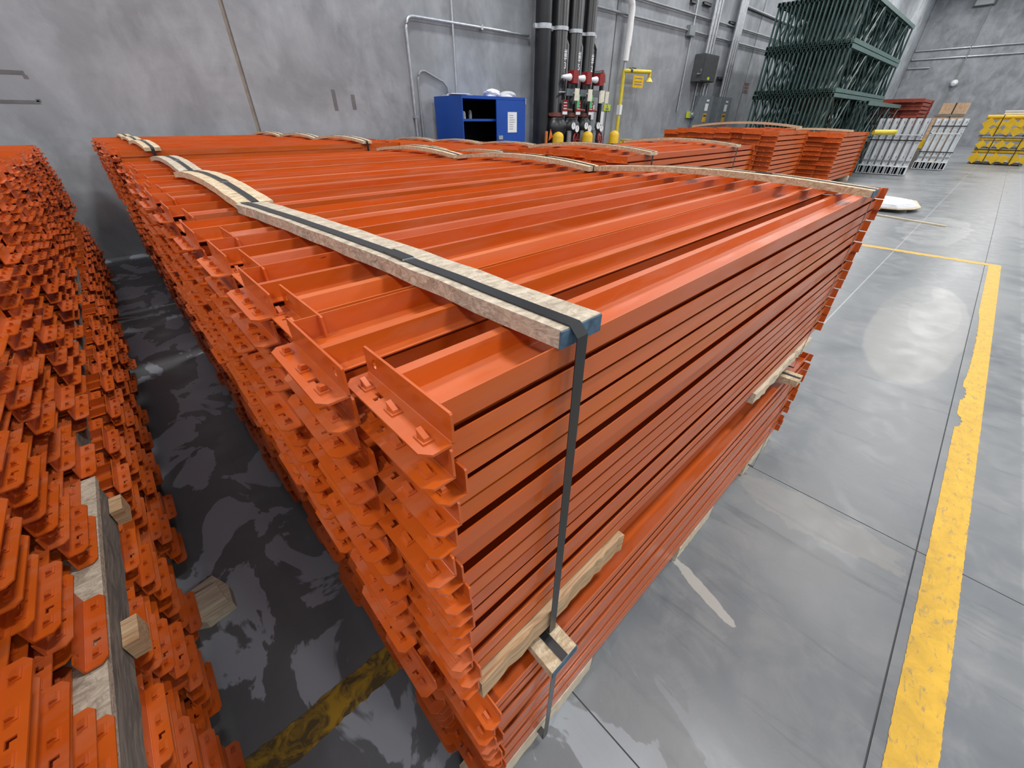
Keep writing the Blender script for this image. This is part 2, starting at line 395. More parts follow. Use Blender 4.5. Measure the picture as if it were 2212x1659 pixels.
for b in beams[:NIND]:
    lab = 'orange beam %s from top in column %d of the %s' % (ORD[b['l']], b['c'] + 1, b['desc'])
    colw = ORD[b['c']]
    lab = 'orange steel beam, %s from top, %s column, %s' % (ORD[b['l']], colw, b['desc'])
    t = thing('crossbeam', lab, 'crossbeam', group='orange rack beams in strapped bundles'); t.matrix_world = b['M']
    link('channel', me_ch, t)
    # after the half turn of every other column the aisle end is the local +x end
    aisle = 'n' if (b['face'] < 0) != bool(b['b']) else 'f'
    for end, sx in (('n', -BL / 2), ('f', BL / 2)):
        det = (end == aisle and b['d'] < 1.35)
        k = link('end_connector', me_con[(end, 0 if det else 1)], t, Matrix.Translation((sx, 0, 0)))
        if det:
            for q in range(3): link('locking_pin', me_pin[(end, q)], k)
rest = beams[NIND:]
lp = lowpoly(BL); V0 = np.array(lp.v); F0 = lp.f
allM = [np.array(b['M']) for b in rest]
Vs = [(V0 @ M[:3, :3].T + M[:3, 3], F0) for M in allM]
# larger, longer beams in the two stacks further right
def big_stack(x0, y0, z0, ncol, nlay, s, L, zig, rot=0.):
    m = lowpoly(L, s); v = np.array(m.v)
    for c in range(ncol):
        for l in range(nlay):
            b = c % 2; u = (c + .5) / ncol
            M = Matrix.Translation((x0 + L / 2 + R.gauss(0, .02) - .05 * b, y0 + PW * s / 2 + c * PY * s * 1.02, z0 + l * DZ * s * 1.0 + (l / nlay) * (zig[c % len(zig)] + .05 * (1 - (2 * u - 1) ** 2)))) \
                @ Matrix.Rotation((PI if b else 0) + rot, 4, 'Z') @ Matrix.Rotation((R.gauss(0, .02) + (.05 * (-1) ** c if zig[0] or len(zig) > 1 else 0)) * l / nlay, 4, 'X')
            M = np.array(M); Vs.append((v @ M[:3, :3].T + M[:3, 3], m.f))
big_stack(12.2, 3.77, .14, 8, 13, 2.32, 2.35, [0, .02, .03, .01])
big_stack(15.9, 3.22, .14, 6, 11, 2.55, 3.2, [0])
voff = 0; VV = []; FF = []
for v, f in Vs:
    VV.append(v); FF += [tuple(i + voff for i in q) for q in f]; voff += len(v)
me = bpy.data.meshes.new('crossbeams'); me.from_pydata(np.concatenate(VV).tolist(), [], FF); me.materials.append(ORANGE); me.update()
bm = bmesh.new(); bm.from_mesh(me); bmesh.ops.recalc_face_normals(bm, faces=bm.faces); bm.to_mesh(me); bm.free()
o = link('crossbeams', me); o['kind'] = 'stuff'; tag(o, 'mass of orange steel rack beams filling the remaining bundles', 'crossbeams')
# red oxide beams stacked against the far end of the frames
for l in range(7):
    for c in range(5):
        q = lowpoly(3.0, 3.0); ob = q.obj('crossbeam', RUSTRED) if (l == 0 and c == 0) else None
        if ob: rme = ob.data
        else: ob = link('crossbeam', rme)
        ob.location = (27.6 + R.gauss(0, .04), 3.3 + c * .38 , 1.55 + l * .135); ob.rotation_euler = (0, 0, PI * (c % 2))
        tag(ob, 'dark red beam %s from bottom, %s column, behind green frames' % (ORD[l], ORD[c]), 'crossbeam', 'dark red beams behind the green frames')
tag(MB().box(26.2, 29, 3.15, 5.2, 0, 1.5).box(26.1, 26.2, 3.3, 3.4, 0, 1.4).obj('timber_crib', GREYWOOD), 'dark timber crib carrying the far dark red beams', 'crib')

# ------------------------------------------------------------------ boards and straps on the bundles
def arch_board(name, label, xc, w, y0, y1, zb, arch, th, mat, ends=None, droop=.0, skew=0., group='strand boards on the beam bundles'):
    n = 16; m = MB(); vs_ = []; fs_ = []; pts = []
    for i in range(n + 1):
        u = i / n; y = y0 + (y1 - y0) * u; z = zb + arch * (1 - (2 * u - 1) ** 2) + R.uniform(-.0006, .0006); e = R.uniform(-.0025, .0025); x = xc + skew * (u - .5)
        vs_ += [(x - w / 2 + e, y, z), (x + w / 2 + e, y, z), (x + w / 2 + e, y, z + th), (x - w / 2 + e, y, z + th)]; pts.append((y, z + th, x))
        if i:
            o = 4 * i - 4
            fs_ += [(o, o + 4, o + 5, o + 1), (o + 1, o + 5, o + 6, o + 2), (o + 2, o + 6, o + 7, o + 3), (o + 3, o + 7, o + 4, o)]
    fs_ += [(0, 1, 2, 3), (4 * n, 4 * n + 3, 4 * n + 2, 4 * n + 1)]
    m.add(vs_, fs_); o = m.obj(name, mat); tag(o, label, 'board', group)
    if ends:
        MB().box(xc - skew * .5 - w / 2 - .001, xc - skew * .5 + w / 2 + .001, y0 - .002, y0 + .001, zb + .001, zb + th - .001).obj('painted_end', ends, o)
    return pts
def strap(label, pts, ylo, yhi, zlo, w=.021, xoff=0., lean=0., seal=True):
    """closed band over the board points, down both faces and under the bundle"""
    t = .0012; path = [(x + xoff, y, z + .0015) for (y, z, x) in pts]
    xa, xb = path[0][0], path[-1][0]
    loop = path + [(xb, yhi, path[-1][2] - .012), (xb + lean, yhi, zlo), (xa + lean, ylo, zlo), (xa, ylo, path[0][2] - .012)]
    n = len(loop); vs_ = []; fs_ = []
    cy = (ylo + yhi) / 2; cz = (zlo + path[0][2]) / 2
    for i, (x, y, z) in enumerate(loop):
        a = Vector(loop[i - 1]); b = Vector(loop[(i + 1) % n]); d = Vector((0, b.y - a.y, b.z - a.z)).normalized(); nn = Vector((0, -d.z, d.y))
        if nn.y * (y - cy) + nn.z * (z - cz) < 0: nn = -nn
        p = Vector((x, y, z))
        for q in (p, p + nn * t): vs_ += [q - Vector((w / 2, 0, 0)), q + Vector((w / 2, 0, 0))]
    for i in range(n):
        o = 4 * i; q = 4 * ((i + 1) % n)
        fs_ += [(o + 2, o + 3, q + 3, q + 2), (o, q, q + 1, o + 1), (o, o + 2, q + 2, q), (o + 1, q + 1, q + 3, o + 3)]
    ob = MB().add(vs_, fs_).obj('strap', STRAP); tag(ob, label, 'strap', 'black straps around the beam bundles')
    if seal:
        y, z, x = pts[5]
        MB().box(x + xoff - w / 2 - .001, x + xoff + w / 2 + .001, y - .035, y + .035, z + .001, z + .0048).obj('seal', STRAP, ob)
        MB().box(x + xoff - w / 2 - .001, x + xoff + w / 2 + .001, y - .038, y - .0355, z + .001, z + .004).obj('seal_edge', GALV, ob)
    return ob
B = BUND['MU']
pts = arch_board('strand_board', 'wide weathered strand board with blue sealed end, across near end of front bundle', .3475, .080, .277, 1.555, B['zt'] + .001, .008, .026, OSBG, BLUEEND, skew=-.065)
strap('black strap over the near board of the front upper bundle', pts, .264, 1.57, .70, xoff=-.014, lean=.01)
pts = arch_board('strand_board', 'strand board across the far end of the front upper bundle', 2.125, .10, .262, 1.56, B['zt'] + .001, .03, .024, OSB, BLUEEND)
strap('black strap over the far board of the front upper bundle', pts, .262, 1.565, .70, w=.014)
for i in range(5):
    B = BUND['A%dU' % i]; zt = B['zt'] + .004
    nm = ORD[i]
    pts = arch_board('strand_board', 'bent strand board on the near end of the %s bundle behind' % nm, .33 + (.03 if i == 1 else .02 * i), .10, B['y0'] - .01, B['y1'] - .02, zt, .03, .024, OSBG if i in (1,) else OSB)
    strap('black strap over the near board of the %s bundle behind' % nm, pts, B['y0'] - .012, B['y1'] + .01, .70)
    pts = arch_board('strand_board', 'bent strand board on the far end of the %s bundle behind' % nm, 2.08, .10, B['y0'] - .01, B['y1'] - .02, zt, .036, .024, OSB)
    strap('black strap over the far board of the %s bundle behind' % nm, pts, B['y0'] - .012, B['y1'] + .01, .70)
    B = BUND['B%dU' % i]; zt = B['zt'] + .004
    pts = arch_board('strand_board', 'bent strand board on the near end of the %s second-row bundle' % nm, 3.02, .10, B['y0'] - .02, B['y1'] - .02, zt, .04, .022, OSB)
    strap('black strap over the near board of the %s second-row bundle' % nm, pts, B['y0'] - .012, B['y1'] + .01, .72)
    pts = arch_board('strand_board', 'bent strand board on the far end of the %s second-row bundle' % nm, 4.55, .10, B['y0'] - .02, B['y1'] - .02, zt, .04, .022, OSB)
    strap('black strap over the far board of the %s second-row bundle' % nm, pts, B['y0'] - .012, B['y1'] + .01, .72)
for i in range(6):
    B = BUND['L%dU' % i]; nm = ORD[i]
    for xx, wh in ((-.86, 'near'), (-2.2, 'far')):
        pts = arch_board('strand_board', 'bent strand board on the %s end of the %s left-row bundle' % (wh, nm), xx, .10, B['y0'] - .005, B['y1'] - .01, B['zt'] + .004, .03, .024, OSB)
        strap('black strap over the %s board of the %s left-row bundle' % (wh, nm), pts, B['y0'] - .01, B['y1'] + .01, .72)
# lower bundle boards (their ends stick out) and straps
B = BUND['ML']
pts = arch_board('strand_board', 'strand board block sticking out between front upper and lower bundles, near end', .365, .085, .212, 1.48, B['zt'] + .001, .0, .030, OSB, BLUEEND)
strap('black strap around the front lower bundle, near end', pts, .236, 1.50, .06, w=.021, seal=False)
pts = arch_board('strand_board', 'strand board block sticking out between front upper and lower bundles, far end', 2.10, .085, .215, 1.48, B['zt'] + .001, .0, .030, OSB)
strap('black strap around the front lower bundle, far end', pts, .236, 1.50, .06, w=.014, seal=False)

# ------------------------------------------------------------------ dunnage
def plank(name, label, x0, x1, y0, y1, z0, z1, mat, jag=.006, n=26, group='dunnage timbers under the bundles'):
    m = MB(); vs_ = []; fs_ = []
    for i in range(n + 1):
        x = x0 + (x1 - x0) * i / n; j = R.uniform(0, jag); k = R.uniform(-jag, jag) * .4
        vs_ += [(x, y0 + k, z0 + j), (x, y1, z0), (x, y1, z1), (x, y0 + k, z1)]
        if i:
            o = 4 * i - 4
            fs_ += [(o, o + 4, o + 5, o + 1), (o + 1, o + 5, o + 6, o + 2), (o + 2, o + 6, o + 7, o + 3), (o + 3, o + 7, o + 4, o)]
    fs_ += [(0, 1, 2, 3), (4 * n, 4 * n + 3, 4 * n + 2, 4 * n + 1)]
    return tag(m.add(vs_, fs_).obj(name, mat), label, 'timber', group)
plank('dunnage_plank', 'rough split pine plank under the near edge of the front upper bundle', .17, .66, .272, .36, .715, .786, PINE, .008)
plank('dunnage_plank', 'grey splintered plank under the far edge of the front upper bundle', 1.60, 2.34, .272, .36, .735, .786, PALE, .012)
for xx, nm in ((.30, 'near'), (1.25, 'middle'), (2.15, 'far')):
    plank('dunnage_plank', 'cross timber between the front bundles, %s one' % nm, xx - .03, xx + .03, .40, 1.46, .668, .786, PINE, .002, 2)
plank('dunnage_plank', 'pale timber on the floor under the near end of the front stack', .12, .64, .262, .36, 0, .098, PALE, .004)
plank('dunnage_plank', 'pale timber on the floor under the middle of the front stack', 1.28, 1.62, .262, .36, 0, .098, PALE, .004)
plank('dunnage_plank', 'pale timber on the floor under the far end of the front stack', 2.05, 2.42, .262, .36, 0, .098, PALE, .004)
for xx, nm in ((.5, 'near'), (1.45, 'middle'), (2.2, 'far')):
    plank('dunnage_plank', 'floor bearer under the front stack, %s one' % nm, xx - .04, xx + .04, .40, 1.48, 0, .098, PALE, .002, 2)
for i in range(5):
    B = BUND['A%dL' % i]; U2 = BUND['A%dU' % i]
    for xx, nm in ((.5, 'near'), (2.1, 'far')):
        plank('dunnage_plank', '%s floor bearer under %s stack behind' % (nm, ORD[i]), xx - .04, xx + .04, B['y0'] + .02, B['y1'] - .02, 0, .098, PALE, .002, 2)
        plank('dunnage_plank', '%s spacer timber inside %s stack behind' % (nm, ORD[i]), xx - .04, xx + .04, B['y0'] + .02, B['y1'] - .02, B['zt'] + .001, U2['z0'], PINE, .002, 2)
    B = BUND['B%dL' % i]; U2 = BUND['B%dU' % i]
    for xx, nm in ((3.1, 'near'), (4.6, 'far')):
        plank('dunnage_plank', '%s floor bearer under %s second-row stack' % (nm, ORD[i]), xx - .04, xx + .04, B['y0'] + .02, B['y1'] - .02, 0, .098, PALE, .002, 2)
        plank('dunnage_plank', '%s spacer timber inside %s second-row stack' % (nm, ORD[i]), xx - .04, xx + .04, B['y0'] + .02, B['y1'] - .02, B['zt'] + .001, U2['z0'], PINE, .002, 2)
for i in range(6):
    B = BUND['L%dL' % i]
    for xx, nm in ((-.75, 'near'), (-2.3, 'far')):
        plank('dunnage_plank', '%s floor bearer under %s left-row stack' % (nm, ORD[i]), xx - .04, xx + .04, B['y0'] + .02, B['y1'] - .02, 0, .098, PALE, .002, 2)
        plank('dunnage_plank', '%s spacer timber inside %s left-row stack' % (nm, ORD[i]), xx - .04, xx + .04, B['y0'] + .02, B['y1'] - .02, B['zt'] + .001, Z1, PINE, .002, 2)
# long boards lying along the aisle edge of the left row
def yplank(name, label, x0, x1, y0, y1, z0, z1, mat, jag=.004, n=20):
    o = plank(name, label, y0, y1, -x1, -x0, z0, z1, mat, jag, n)
    o.data.transform(Matrix.Rotation(PI / 2, 4, 'Z')); return o
yplank('edge_timber', 'heavy timber along the left row under the bracket ends, shaded side coloured grey', -.465, -.368, .05, 1.50, .650, .764, GREYWOOD, .004)  # grey colour stands for the shaded side of one timber
yplank('edge_strip', 'pale strip painting the lit top of the timber under the left bracket ends', -.50, -.362, .05, 1.51, .7645, .7845, OSBG, .002)  # added pale strip: the same timber's lit top put into colour
yplank('edge_strip', 'narrow weathered board along the left row further back', -.47, -.40, 1.75, 4.6, .70, .785, GREYWOOD, .012, 30)
for yy, l in ((1.40, 'far'), (.90, 'near')):
    tag(MB().box(-.365, -.335, yy, yy + .075, .652, .71).obj('wood_block', PINE), 'small wood block against the left-row timber, %s one' % l, 'block')
tag(MB().prism([(-.36, 1.395), (-.262, 1.41), (-.258, 1.50), (-.30, 1.60), (-.40, 1.58), (-.45, 1.45)], 'z', .001, .05).prism([(-.40, 1.42), (-.275, 1.425), (-.29, 1.52), (-.42, 1.52)], 'z', .05, .085).obj('bearer_end', PALE), 'pale broken bearer end on the aisle floor by the left row', 'timber')

# ------------------------------------------------------------------ back wall services
def conduit(label, pts, r, mat=GALV, cat='conduit', name='conduit', parts=(), y=WY - .05):
    o = MB().tube([(p[0], p[2] if len(p) > 2 else y, p[1]) for p in pts], r, 8).obj(name, mat); tag(o, label, cat)
    for q in parts: MB().box(*q).obj('clip', mat, o)
    return o
def bend(c, r, a0, a1, n=6): return [(c[0] + r * math.cos(a0 + (a1 - a0) * k / n), c[1] + r * math.sin(a0 + (a1 - a0) * k / n)) for k in range(n + 1)]
conduit('bright conduit rising beside the cabinet and turning right', [(5.13, 0), (5.13, 3.1)] + bend((5.31, 3.12), .18, PI, PI / 2) + [(8.3, 3.31)], .028, parts=((5.09, 5.17, WY - .08, WY - .005, 1.75, 1.80), (6.9, 6.95, WY - .08, WY - .005, 3.27, 3.35)))
conduit('grey conduit arching down to the cabinet top', [(5.27, 0), (5.27, 2.36)] + bend((5.42, 2.37), .15, PI, PI / 3) + [(5.86, 2.37), (5.96, 2.28), (5.98, 2.13)], .022, STEELG)
conduit('thin straight conduit dropping behind the blue cabinet', [(6.19, 1.2), (6.19, 9)], .022)
conduit('long horizontal conduit low on the wall right of the pipes', [(10.4, 4.08), (26, 4.16)], .028, STEELG)
conduit('long horizontal conduit higher on the wall right of the pipes', [(10.4, 4.45), (26, 4.58)], .028, STEELG)
conduit('short horizontal conduit above the green frames', [(18.9, 5.13), (26, 5.13)], .04, STEELG)
conduit('thin vertical conduit left of the dark enclosure', [(15.72, 2.0), (15.72, 9)], .025, GALV)
t = thing('junction_box', 'grey junction box where thin conduit meets wall conduit', 'junction box', (15.6, WY, 4.1))
MB().box(-.2, .2, -.12, 0, -.13, .13).obj('box', PANELG, t); MB().box(-.18, .18, -.13, -.12, -.11, .11).obj('cover', STEELG, t)
for k, xx in enumerate((16.75, 16.95, 17.15)):
    conduit('%s of three vertical conduits above the dark enclosure' % ORD[k], [(xx, 3.6), (xx, 9)], .06 if k < 2 else .04, y=WY - .16)
for k, xx in enumerate((17.15, 17.4)):
    conduit('%s short conduit below the dark enclosure' % ORD[k], [(xx, 2.48), (xx, 2.84)], .05, y=WY - .16)
for k, xx in enumerate((18.62, 18.80, 18.98)):
    conduit('%s of three vertical conduits above the right grey switch' % ORD[k], [(xx, 2.48), (xx, 9)], .07, y=WY - .17)
for xx, zz, ww in ((15.3, 4.72, .28), (16.1, 4.78, .5), (18.25, 4.55, .4), (18.3, 3.0, .8)):
    tag(MB().box(xx, xx + ww, WY - .08, WY - .06, zz, zz + .08).box(xx, xx + ww, WY - .08, WY, zz, zz + .012).box(xx, xx + ww, WY - .08, WY, zz + .068, zz + .08).obj('strut_rail', PLATEG),
        {15.3: 'small', 16.1: 'long', 18.25: 'upper', 18.3: 'lower'}[xx] + ' dark strut rail behind the vertical conduits', 'bracket')
t = thing('electrical_enclosure', 'tall dark grey electrical enclosure high on the wall', 'enclosure', (16.85, WY - .02, 2.85))
MB().box(-.52, .52, -.34, 0, 0, .74).obj('body', PLATEG, t); MB().box(-.49, .50, -.36, -.34, .02, .72).obj('door', PLATEG, t)
MB().tube([(-.55, -.2, .2), (-.55, -.32, .2), (-.55, -.32, .32)], .03, 6).obj('handle', GALV, t); MB().box(-.08, .08, -.364, -.36, .05, .13).obj('label', LIME, t)
for xx, nm in ((17.35, 'left'), (19.0, 'right')):
    t = thing('disconnect_switch', '%s grey disconnect switch with amber warning label' % nm, 'switch box', (xx, WY, .9))
    MB().box(-.45, .45, -.3, 0, 0, 1.57).obj('body', PANELG, t); MB().box(-.40, .42, -.32, -.3, .03, 1.54).obj('door', PANELG, t)
    MB().box(-.1, .1, -.324, -.32, 1.40, 1.46).obj('badge', PAPER, t); MB().box(-.14, .1, -.324, -.32, 1.12, 1.34).obj('paper_label', PAPER, t)
    o = MB().box(-.16, .12, -.324, -.32, .78, 1.04).obj('warning_label', AMBER, t); MB().box(-.13, .09, -.327, -.324, .94, 1.0).obj('print', PLATEG, o)
t = thing('receptacle_box', 'small receptacle box with lime label near the wall base', 'socket', (16.75, WY, 1.9))
MB().box(-.1, .1, -.12, 0, -.1, .1).obj('box', GALV, t); MB().tube([(.05, -.12, 0), (.05, -.16, 0)], .07, 10).obj('cover', GALV, t); MB().box(-.3, -.06, -.06, -.04, -.1, .1).obj('label', LIME, t)
conduit('thin conduit feeding the small receptacle box', [(16.8, 2.01), (16.8, 2.84)], .025, GALV)
t = thing('notice_sign', 'small faded red sign by the green frames', 'sign', (21.25, WY, 2.87))
MB().box(-.25, .25, -.01, 0, -.16, .16).obj('panel', WALLR, t)
for zz in (-.1, 0, .1): MB().box(-.2, .2, -.014, -.01, zz - .025, zz + .025).obj('print', BROWNR, t)
MB().box(-.25, .25, -.013, -.01, .135, .16).obj('border', BROWNR, t)

# fire risers
def text_mesh(s, size, name):
    cu = bpy.data.curves.new(name, 'FONT'); cu.body = s; cu.size = size; cu.align_x = 'CENTER'; cu.align_y = 'CENTER'; cu.extrude = .002
    ob = bpy.data.objects.new(name, cu); C.objects.link(ob); bpy.context.view_layer.update()
    me_ = bpy.data.meshes.new_from_object(ob.evaluated_get(bpy.context.evaluated_depsgraph_get())); bpy.data.objects.remove(ob); return me_
t = thing('drain_pipe', 'thick dark steel pipe left of the three fire risers', 'pipe', (8.48, 8.07, 0))
MB().tube([(0, 0, 0), (0, 0, 10)], .182, 20).obj('pipe', BLACKP, t)
MB().tube([(0, 0, 3.40), (0, 0, 3.49)], .192, 20).box(-.30, .30, -.03, .03, 3.40, 3.48).obj('clamp', GALV, t)
for k, (xx, r, num, nm) in enumerate(((9.00, .195, '3', 'left'), (9.52, .19, '5', 'middle'), (10.08, .155, '2', 'right'))):
    t = thing('fire_riser', '%s black fire sprinkler riser with gauges and tags' % nm, 'riser', (xx, 8.05, 0))
    MB().tube([(0, 0, 0), (0, 0, 1.25), (0, 0, 1.35), (0, 0, 1.5), (0, 0, 1.65), (0, 0, 1.74), (0, 0, 1.8), (0, 0, 10)], [r, r, r * 1.25, r * 1.6, r * 1.55, r * 1.2, r, r], 20).obj('pipe', BLACKP, t)
    MB().tube([(0, 0, 3.42), (0, 0, 3.49)], r + .012, 20).box(-r - .1, r + .12, -.03, .03, 3.42, 3.48).obj('clamp', GALV, t)
    MB().tube([(0, 0, 1.80), (0, 0, 1.88)], r + .035, 20).tube([(-r - .06, -.05, 1.84), (-r - .06, .05, 1.84)], .03, 6).obj('coupling', BROWNR, t)
    fs = MB().box(.10, .28, -r - .24, -r - .04, 2.46, 2.70).obj('flow_switch', REDP, t)
    MB().tube([(-.2, -r - .14, 2.57), (.08, -r - .14, 2.57)], [.03, .075], 12).obj('switch_cap', PAPER, fs)
    MB().tube([(.28, -r - .16, 2.57), (.36, -r - .18, 2.5), (.36, -r - .18, 2.38), (.28, -r - .16, 2.28)], .014, 6).obj('flex_cable', GALV, fs)
    MB().tube([(-.2, -r - .05, 2.28), (.27, -r - .05, 2.30)], .02, 6).obj('cross_tube', GALV, t)
    MB().box(.05, .30, -r - .10, -r - .06, 2.22, 2.36).obj('supervisory_box', PANELG, t)
    MB().box(.16, .33, -r - .26, -r - .25, 2.12, 2.36).obj('cream_tag', CREAM, t)
    if k < 2: MB().box(.34, .44, -r - .2, -r - .19, 1.98, 2.25).obj('green_tag', GREENTAG, t)
    rt = MB().box(-.05, .12, -r - .09, -r - .08, 1.90, 2.14).obj('red_tag', REDP, t)
    MB().box(-.05, .12, -r - .092, -r - .08, 1.84, 1.90).obj('tag_foot', PAPER, rt)
    for z_ in (2.08, 2.02, 1.96): MB().box(-.03, .09, -r - .093, -r - .09, z_ - .008, z_ + .008).obj('print', PAPER, rt)
    for gx, gz in ((.22, 1.60), (.37, 1.54)):
        g = MB().tube([(gx, -r - .18, gz), (gx, -r - .24, gz)], .085, 16).obj('gauge', PLATEG, t); MB().tube([(gx, -r - .24, gz), (gx, -r - .246, gz)], .075, 16).obj('dial', PAPER, g)
        MB().box(gx - .006, gx + .006, -r - .25, -r - .246, gz - .01, gz + .06).obj('needle', INK, g)
    wv = MB().torus((.40, -r - .20, 1.30), .15, .02, (.3, -1, .1)).obj('hand_wheel', REDP, t)
    for a in range(3): MB().tube([(.40 + .15 * math.cos(a * PI / 3), -r - .20, 1.30 + .15 * math.sin(a * PI / 3)), (.40 - .15 * math.cos(a * PI / 3), -r - .20, 1.30 - .15 * math.sin(a * PI / 3))], .012, 5).obj('spoke', REDP, wv)
    MB().tube([(.24, -r - .1, 0), (.24, -r - .1, 1.5)], .06, 10).obj('drain_tube', STEELG, t)
    MB().tube([(.26, -.05, 1.2), (.26, -.05, 3.2), (.22, -.02, 3.3), (.15, 0, 3.34)], .035, 8).obj('test_pipe', STEELG if k < 2 else BLACKP, t)
    MB().tube([(-.02, -r - .05, 1.95), (.3, -r - .08, 1.93)], .028, 6).obj('trim_pipe', BROWNR, t)
    for z_, s_ in ((2.98, '#'), (2.90, '#'), (2.74, num)):
        tm = text_mesh(s_, .17, 'lettering'); tm.materials.append(PAPER)
        link('lettering', tm, t, Matrix.Translation((.03, -r - .004, z_ + .05)) @ Matrix.Rotation(PI / 2, 4, 'X'))
for xx, nm, mt in ((9.26, 'left', STEELG), (9.81, 'right', GALV)):
    conduit('%s grey pipe between the fire risers' % nm, [(xx, 0, 8.3), (xx, 10, 8.3)], .075, mt, 'pipe', 'riser_branch_pipe')
t = thing('bypass_pipe', 'slim black pipe with red brown elbow right of the risers', 'pipe', (10.8, 8.05, 0))
MB().tube([(0, 0, 0), (0, 0, 2.6)], .06, 12).obj('pipe', BLACKP, t)
MB().tube([(.02, 0, 2.55), (0, 0, 2.70), (-.08, 0, 2.76)], .085, 10).obj('elbow', BROWNR, t); MB().tube([(-.08, 0, 2.76), (-.55, 0, 2.72)], .05, 8).obj('branch', BLACKP, t)
MB().box(-.32, -.16, -.2, -.19, 2.10, 2.36).obj('tag', CREAM, t); MB().box(-.05, .1, -.2, -.19, 2.10, 2.36).obj('tag', CREAM, t)
for (x0, x1, z0, z1, nm) in ((10.72, 11.02, 1.74, 2.08, 'left'), (11.16, 11.5, 1.55, 1.93, 'right')):
    tag(MB().box(x0, x1, WY - .012, WY - .001, z0, z1).obj('paper_notice', PAPER), '%s blank white notice on the wall behind the slim pipe' % nm, 'notice')
t = thing('notice_sign', 'small lime yellow sign left of the shower pipe', 'sign', (11.63, WY, 2.03)); MB().box(-.16, .16, -.012, 0, -.075, .075).obj('panel', LIME, t); MB().box(-.07, .07, -.016, -.012, -.055, -.005).obj('print', INK, t); MB().tube([(0, -.012, .035), (0, -.016, .035)], .03, 8).obj('symbol', INK, t)
# emergency shower
t = thing('emergency_shower', 'yellow emergency shower pipe with arm under a white pipe', 'shower', (11.98, 8.2, 0))
MB().tube([(0, 0, 0), (0, 0, 2.92)], .05, 10).obj('pole', YELLOWP, t); MB().box(-.055, .055, -.055, .055, 1.86, 2.1).obj('label_band', PAPER, t)
MB().tube([(0, 0, 2.9), (0, 0, 3.12)], .04, 10).obj('coupling', GALV, t)
a_ = MB().tube([(0, 0, 2.88), (0, -.1, 2.88), (1.2, -.1, 2.92)], .05, 10).tube([(1.2, -.1, 2.95), (1.2, -.1, 2.78)], .045, 8).obj('arm', YELLOWP, t)
MB().tube([(1.2, -.1, 2.78), (1.2, -.1, 2.68)], [.05, .12], 12).obj('shower_head', YELLOWP, a_)
MB().tube([(.12, -.1, 2.9), (.22, -.1, 2.9)], .06, 8).box(.22, .42, -.12, -.10, 2.93, 2.97).obj('valve', PLATEG, t)
sg = MB().box(.32, .86, -.13, -.12, 2.52, 2.80).obj('sign', YELLOW, t)
for z_ in (2.74, 2.66, 2.60): MB().box(.40, .78, -.134, -.13, z_ - .01, z_ + .01).obj('print', INK, sg)
MB().tube([(.6, -.1, 1.55), (.6, -.1, 2.5)], .008, 5).obj('pull_rod', STEELG, t)
MB().tube([(.1, -.1, 1.15), (.45, -.2, 1.15)], .04, 8).tube([(.3, -.2, 1.15), (.3, -.2, 1.24)], [.16, .2], 12).obj('eyewash_bowl', YELLOWP, t)
t = thing('water_pipe', 'white lagged pipe with an offset above the yellow shower', 'pipe', (11.98, 8.2, 0))
MB().tube([(0, 0, 3.1), (.02, 0, 4.15), (-.02, 0, 4.28), (-.20, 0, 4.45), (-.22, 0, 4.6), (-.22, 0, 10)], .085, 14).obj('pipe', WHITEP, t); MB().tube([(.02, 0, 3.42), (.02, 0, 3.9)], .088, 12).obj('label_wrap', PAPER, t)
for xx, nm in ((8.53, 'left'), (9.68, 'middle'), (10.86, 'right')):
    t = thing('bollard', '%s yellow domed safety bollard guarding the risers' % nm, 'bollard', (xx, 7.5, 0))
    MB().tube([(0, 0, 0), (0, 0, 1.38), (0, 0, 1.43), (0, 0, 1.47), (0, 0, 1.49)], [.135, .135, .12, .08, .02], 16).obj('sleeve', YELLOW, t); MB().tube([(0, 0, 0), (0, 0, .05)], .15, 16).obj('base_ring', YELLOW, t)
tag(MB().tube([(8.32, 7.7, 0), (8.32, 7.7, 1.5)], .035, 8).add([(8.36, 7.66, 1.3), (8.52, 7.66, 1.38), (8.42, 7.66, 1.55)], [(0, 1, 2)]).obj('marker_flag', ORSIGN), 'small orange marker flag beside the left bollard', 'marker')

# blue cabinet
t = thing('storage_cabinet', 'blue steel cabinet with one side open against the wall', 'cabinet', (5.56, 7.36, 0))
cw, cd, ch = 1.68, .92, 2.115
bod = MB().box(0, .02, 0, cd, 0, ch).box(cw - .02, cw, 0, cd, 0, ch).box(.02, cw - .02, cd - .02, cd, 0, ch).box(.02, cw - .02, .0, cd - .02, ch - .05, ch).box(.02, cw - .02, 0, cd - .02, 0, .08).obj('body', BLUE, t)
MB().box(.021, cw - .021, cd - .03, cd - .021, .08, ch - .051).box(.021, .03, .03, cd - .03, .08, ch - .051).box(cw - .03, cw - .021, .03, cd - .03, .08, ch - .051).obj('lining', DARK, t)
for zz in (.6, 1.15, 1.70): MB().box(.03, cw - .03, .06, cd - .03, zz, zz + .04).obj('shelf', BLUE, t)
d_ = MB().box(.855, cw - .004, -.02, 0, .06, ch - .055).obj('door', BLUE, t)
pp = MB().box(1.16, 1.42, -.026, -.021, 1.50, 1.86).obj('paper_notice', PAPER, d_)
MB().box(.89, 1.0, -.045, -.02, 1.38, 1.45).obj('handle', GALV, d_)
for zz in (.4, 1.2, 2.0): MB().tube([(cw - .004, -.025, zz), (cw - .004, -.025, zz + .1)], .014, 6).obj('hinge', GALV, d_)
for k in range(7): MB().box(1.20, 1.28 + .1 * R.random(), -.0275, -.026, 1.80 - .04 * k, 1.808 - .04 * k).obj('print', INK, t)
